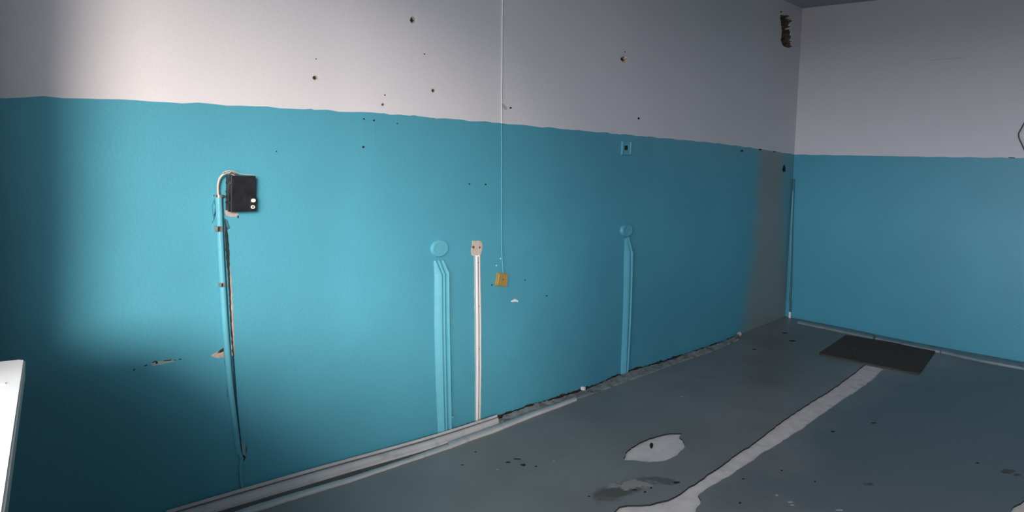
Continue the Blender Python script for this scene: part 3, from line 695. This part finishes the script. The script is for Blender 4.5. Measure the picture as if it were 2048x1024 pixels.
t3 = trunk('rightmost turquoise trunking of three with a sharp bent top', [(889,543),(889.7,640),(892,760),(894,866)], [(894.5,543),(895.5,640),(898,760),(900,864)], .027, 'round', ([(882.5,521),(888.5,547)], [(887,519),(895.5,543)]), G3, n=60)
for pts_ in ([(880.6,550),(881,640),(883.4,760),(886.2,868)], [(887.6,547),(888.4,640),(890.6,760),(892.8,866)], [(896.5,545),(897.6,640),(900.4,760),(902.6,862)]):  # ribbons paint the shadow and the paint gap beside each trunking
    ribbon('open_crack', SL, L(*pts_), [(u+.009, v) for u, v in L(*pts_)], .0012, 'flat', bpy.data.materials['deep_blue_crack_shade'], wall_left, n=50, jit=.0012, base=-.001)
ribbon('open_crack', SL, L((1263,506),(1261,560),(1258.5,620),(1255,690),(1252,744)), [(u+.008, v) for u, v in L((1263,506),(1261,560),(1258.5,620),(1255,690),(1252,744))], .0012, 'flat', bpy.data.materials['deep_blue_crack_shade'], wall_left, n=50, jit=.001, base=-.001)  # painted shadow line and paint gap right of the slim pair
def nub(px, py, r, parent):
    c_ = B3(px, py, .006); bm = bmesh.new(); bmesh.ops.create_icosphere(bm, subdivisions=2, radius=r)
    for v in bm.verts: v.co = Vector((v.co.x*.8, v.co.y*1.4, v.co.z))*random.uniform(.8, 1.15)+c_
    bmo('plaster_lump', bm, m_bluet, parent)
nub(898, 634, .012, t3); nub(902, 834, .014, t3); nub(901, 842, .010, t3); nub(888.5, 603, .006, t3); nub(881.5, 587, .006, t2)
nub(882.5, 660, .004, t2); nub(893, 795, .006, t3)
G2 = 'two turquoise trunkings under the small round cover'
t4 = trunk('wider turquoise trunking below the small round cover, reaching the floor', [(1248,505),(1246.8,560),(1245.3,620),(1243,690),(1241,751)], [(1256,504),(1255.4,560),(1253.4,620),(1250,690),(1247,749)], .026, 'left', ([(1249,478),(1248,508)], [(1254,474),(1257,505)]), G2, n=50)
t5 = trunk('thin turquoise trunking on the right side of the wider one under the small round cover', [(1258,502),(1257.5,560),(1255.8,620),(1252.5,690),(1249.5,745)], [(1262.3,502),(1260.5,560),(1257.5,620),(1254.3,690),(1251.3,744)], .026, 'round', ([(1254,473),(1258,505)], [(1257.5,473),(1262.5,502)]), G2, n=50)
nub(1259, 612, .012, t5)

# ------------------------------------------------------------------ white double trunking with bare patch above
blob('bare_plaster_patch', SL, L((944,482),(961,481),(965,488),(964,500),(961,511),(950,512),(943,511),(942,500),(944,492)), .0012, mk('patch_plaster', (.52, .44, .37), rough=.9, var=.12, vs=60), wall_left, jit=.0012, n=22)
for (x, y, r) in ((946.5, 494.5, 3), (959, 494.5, 2.4)): fleck(x, y, r, r*1.1, mk('rust_spot', (.13, .07, .06), rough=1), 'screw_hole', 'L', .0022)
ribbon('bare_plaster_strip', SL, L((948,512),(949.5,640),(950,740),(949,852)), L((961,512),(963,640),(963,740),(961.5,850)), .0014, 'flat', mk('strip_plaster', (.36, .42, .42), rough=.9), wall_left, n=70, jit=.002, base=-.002)
t_ = thing('cable_trunking', B3(956, 850, 0), 'bare white plastic cable trunking with a grey groove, below the peeled patch', 'trunking')
ribbon('channel', SL, L((950.8,510.5),(951.2,560),(952.2,640),(952.6,740),(952,851)), L((958.8,510),(959.3,560),(960.8,640),(961,740),(959.2,849)), .0075, 'double', m_pvc, t_, n=60, base=-.001)
ribbon('groove_cover', SL, L((953.9,513),(954.3,560),(955.6,640),(956,740),(954.9,848)), L((956.3,513),(956.7,560),(958.0,640),(958.3,740),(957.0,848)), .0066, 'flat', m_groove, t_, n=40, base=.003)
for (x, y) in ((955, 525), (956.5, 697), (956, 811), (956.4, 612)):
    cx, cz = on_left(x, y); disc('screw', SL, cx, cz, .0036, .0036, [(1, .0065), (.7, .0085), (.2, .0085)], m_rust, t_, 10)

# ------------------------------------------------------------------ hanging cord and yellowed box
cd = thing('cord', B3(1003, 247, 0), 'thin white cord down the wall to the yellowed box, painted turquoise in its lower length', 'cord')
topx, topz = on_left(1005, 0); 
tube('white_length', [Vector((topx+.02, D1-.006, ZC)), B3(1005, 0, .006), B3(1004.3, 60, .006), B3(1004, 120, .006), B3(1003, 200, .006), B3(1003, 248, .005)], .0033, m_wirew, cd)
tube('painted_length', [B3(1003, 247, .005), B3(1003.3, 300, .006), B3(1003.2, 340, .007), B3(1003, 385, .006), B3(1003, 430, .007), B3(1002.6, 470, .008), B3(1002.8, 500, .010), B3(1004.5, 520, .012), B3(1006, 546, .012)], .0036, m_bluet, cd)
yb = thing('socket_box', B3(1005, 572, 0), 'small yellowed square plastic socket box at the end of the cord', 'socket box')
q = [B3(994.5, 571, .019), B3(1014.5, 573.5, .019), B3(1017, 548.5, .019), B3(998, 546.5, .019)]
def prism(name, Q, y0, y1, mat, parent, bev=.003, grow=0.0):
    bm = bmesh.new(); cc = sum((Vector((p.x, 0, p.z)) for p in Q), Vector())/4
    P_ = [Vector((p.x, 0, p.z))+(Vector((p.x, 0, p.z))-cc)*grow for p in Q]
    a = [bm.verts.new((p.x, y0, p.z)) for p in P_]; b = [bm.verts.new((p.x, y1, p.z)) for p in P_]
    bm.faces.new(a); bm.faces.new(b[::-1])
    for i in range(4): bm.faces.new((a[i], a[(i+1) % 4], b[(i+1) % 4], b[i]))
    bmesh.ops.bevel(bm, geom=bm.edges[:], offset=bev, segments=3, affect='EDGES')
    return bmo(name, bm, mat, parent, False)
prism('box_base', q, D1-.011, D1+.001, m_yel, yb, .002, .06)
prism('box_cover', q, D1-.020, D1-.0105, m_yel, yb, .004)
cx, cz = on_left(1006, 559.5, .020)
disc('screw', lambda u, v, o: Vector((u, D1-.020-o, v)), cx, cz, .0042, .0042, [(1, .001), (.6, .0018), (.2, .0012)], m_yeld, yb, 12)
blob('paint_chip', SL, L((1022,602),(1026,600),(1030,598),(1033,599),(1037,602),(1036,604),(1029,603.5),(1023,604)), .0012, m_pvc, wall_left)
blob('bare_plaster_patch', SL, L((1004,207),(1007,208),(1013,214),(1014,219),(1009,219),(1005,213)), .001, mk('grey_green_plaster', (.42, .41, .38), rough=.9), wall_left)
fleck(993, 531, 1.3, 1.3, m_pvc, 'paint_chip', 'L'); fleck(1001, 517, 1.0, 1.6, m_pvc, 'paint_chip', 'L')
fleck(932, 518, 2, 1, m_pink, 'paint_chip', 'L')

# ------------------------------------------------------------------ small square plate high on the wall
hp = thing('wall_plate', B3(1251, 309, 0), 'small turquoise painted wall plate with a square black hole, just under the paint line', 'wall plate')
a, b = B3(1242, 309, 0), B3(1260.5, 284, 0); h0, h1 = B3(1247.5, 300, 0), B3(1255, 291.5, 0)
bm = bmesh.new()
for bxx in ((a.x, h0.x, a.z, b.z), (h1.x, b.x, a.z, b.z), (h0.x, h1.x, a.z, h0.z), (h0.x, h1.x, h1.z, b.z)): box_bm(bxx[0], bxx[1], D1-.006, D1+.002, bxx[2], bxx[3], bm=bm)
bmesh.ops.remove_doubles(bm, verts=bm.verts, dist=1e-5); bmo('plate', bm, m_bluet, hp)
rim = bmesh.new()
for bxx in ((a.x-.002, a.x+.008, a.z, b.z), (b.x-.008, b.x+.002, a.z, b.z), (a.x, b.x, a.z-.002, a.z+.006)): box_bm(bxx[0], bxx[1], D1-.013, D1+.002, bxx[2], bxx[3], .002, bm=rim)
bmo('raised_rim', rim, m_bluet, hp)
bm = box_bm(h0.x, h1.x, D1-.003, D1+.001, h0.z, h1.z); bmo('square_hole', bm, m_fleck, hp)

# ------------------------------------------------------------------ pipe in the corner on wall_right
def R3(px, py, o): y, z = on_right(px, py, o); return Vector((D2-o, y, z))
cp = thing('corner_cable_duct', R3(1579.5, 645, .02), 'slim turquoise duct running down the corner of the two walls, its lower end bare white', 'duct')
tube('painted_duct', [R3(1588, 358, .012), R3(1586.5, 400, .013), R3(1585, 440, .014), R3(1583.5, 500, .015), R3(1582, 560, .016), R3(1580.5, 626, .018)], .009, mk('dark_teal_duct', (.05, .15, .18), rough=.6), cp, res=12)
tube('duct_edge', [R3(1586, 380, .022), R3(1583.5, 430, .024), R3(1581, 500, .025), R3(1579, 560, .026), R3(1577, 600, .027)], .0065, m_bluet, cp, res=8)
tube('white_end', [R3(1579.6, 624, .022), R3(1579.4, 635, .022), R3(1579, 645.5, .022)], .0125, m_pvc, cp, res=12)
# wire by the right edge of the picture
wr = thing('wire', R3(2048, 247, .02), 'dark wire bent into an angle on the off-white short wall at the right picture edge', 'wire')
tube('wire_length', [R3(2085, 190, .0), R3(2062, 224, .02), R3(2048, 247, .02), R3(2037, 267, .02), R3(2037.5, 275, .02), R3(2048, 298, .02), R3(2056, 315, .02), R3(2060, 330, .0)], .0045, m_dkwire, wr, smooth_path=False)
# faint crack lines on wall_right
m_hair2 = mk('hairline_grey', (.4, .39, .41), rough=1)
def crackR(pts, wd, mat): ribbon('crack', SR, RR(*pts), [(u, v-wd) for u, v in RR(*pts)], .0006, 'flat', mat, wall_right, n=24, jit=.0008, base=-.001)
crackR([(1745,131),(1790,126),(1850,121),(1925,115)], .003, m_hair2)
crackR([(2017,314.5),(2030,315)], .006, m_slot)
# small bits on the floor edge
bt = thing('plastic_cap', Vector((*on_floor(1166, 782), hfl(*on_floor(1166, 782)))), 'tiny white plastic cap lying at the foot of the wall beyond the mouldings', 'cap')
c_ = Vector(SF(*on_floor(1166, 783), .022)); bm = box_bm(c_.x-.012, c_.x+.012, c_.y-.012, c_.y+.012, c_.z-.012, c_.z+.010, .003); bmo('cap_body', bm, m_pvc, bt)
bm = box_bm(c_.x-.006, c_.x+.006, c_.y-.006, c_.y+.006, c_.z+.0095, c_.z+.0125, .001); bmo('cap_stud', bm, m_skirt2, bt)
c_ = Vector(SF(*on_floor(1479, 672), .02)); bm = bmesh.new(); bmesh.ops.create_icosphere(bm, subdivisions=2, radius=.022)
for v in bm.verts: v.co = v.co*random.uniform(.75, 1.15)+c_
o = bmo('plaster_crumb', bm, mk('grey_crumb', (.3, .3, .3), rough=.9)); tag(o, 'pale crumb of plaster at the end of the mortar fillet near the far corner', 'rubble')
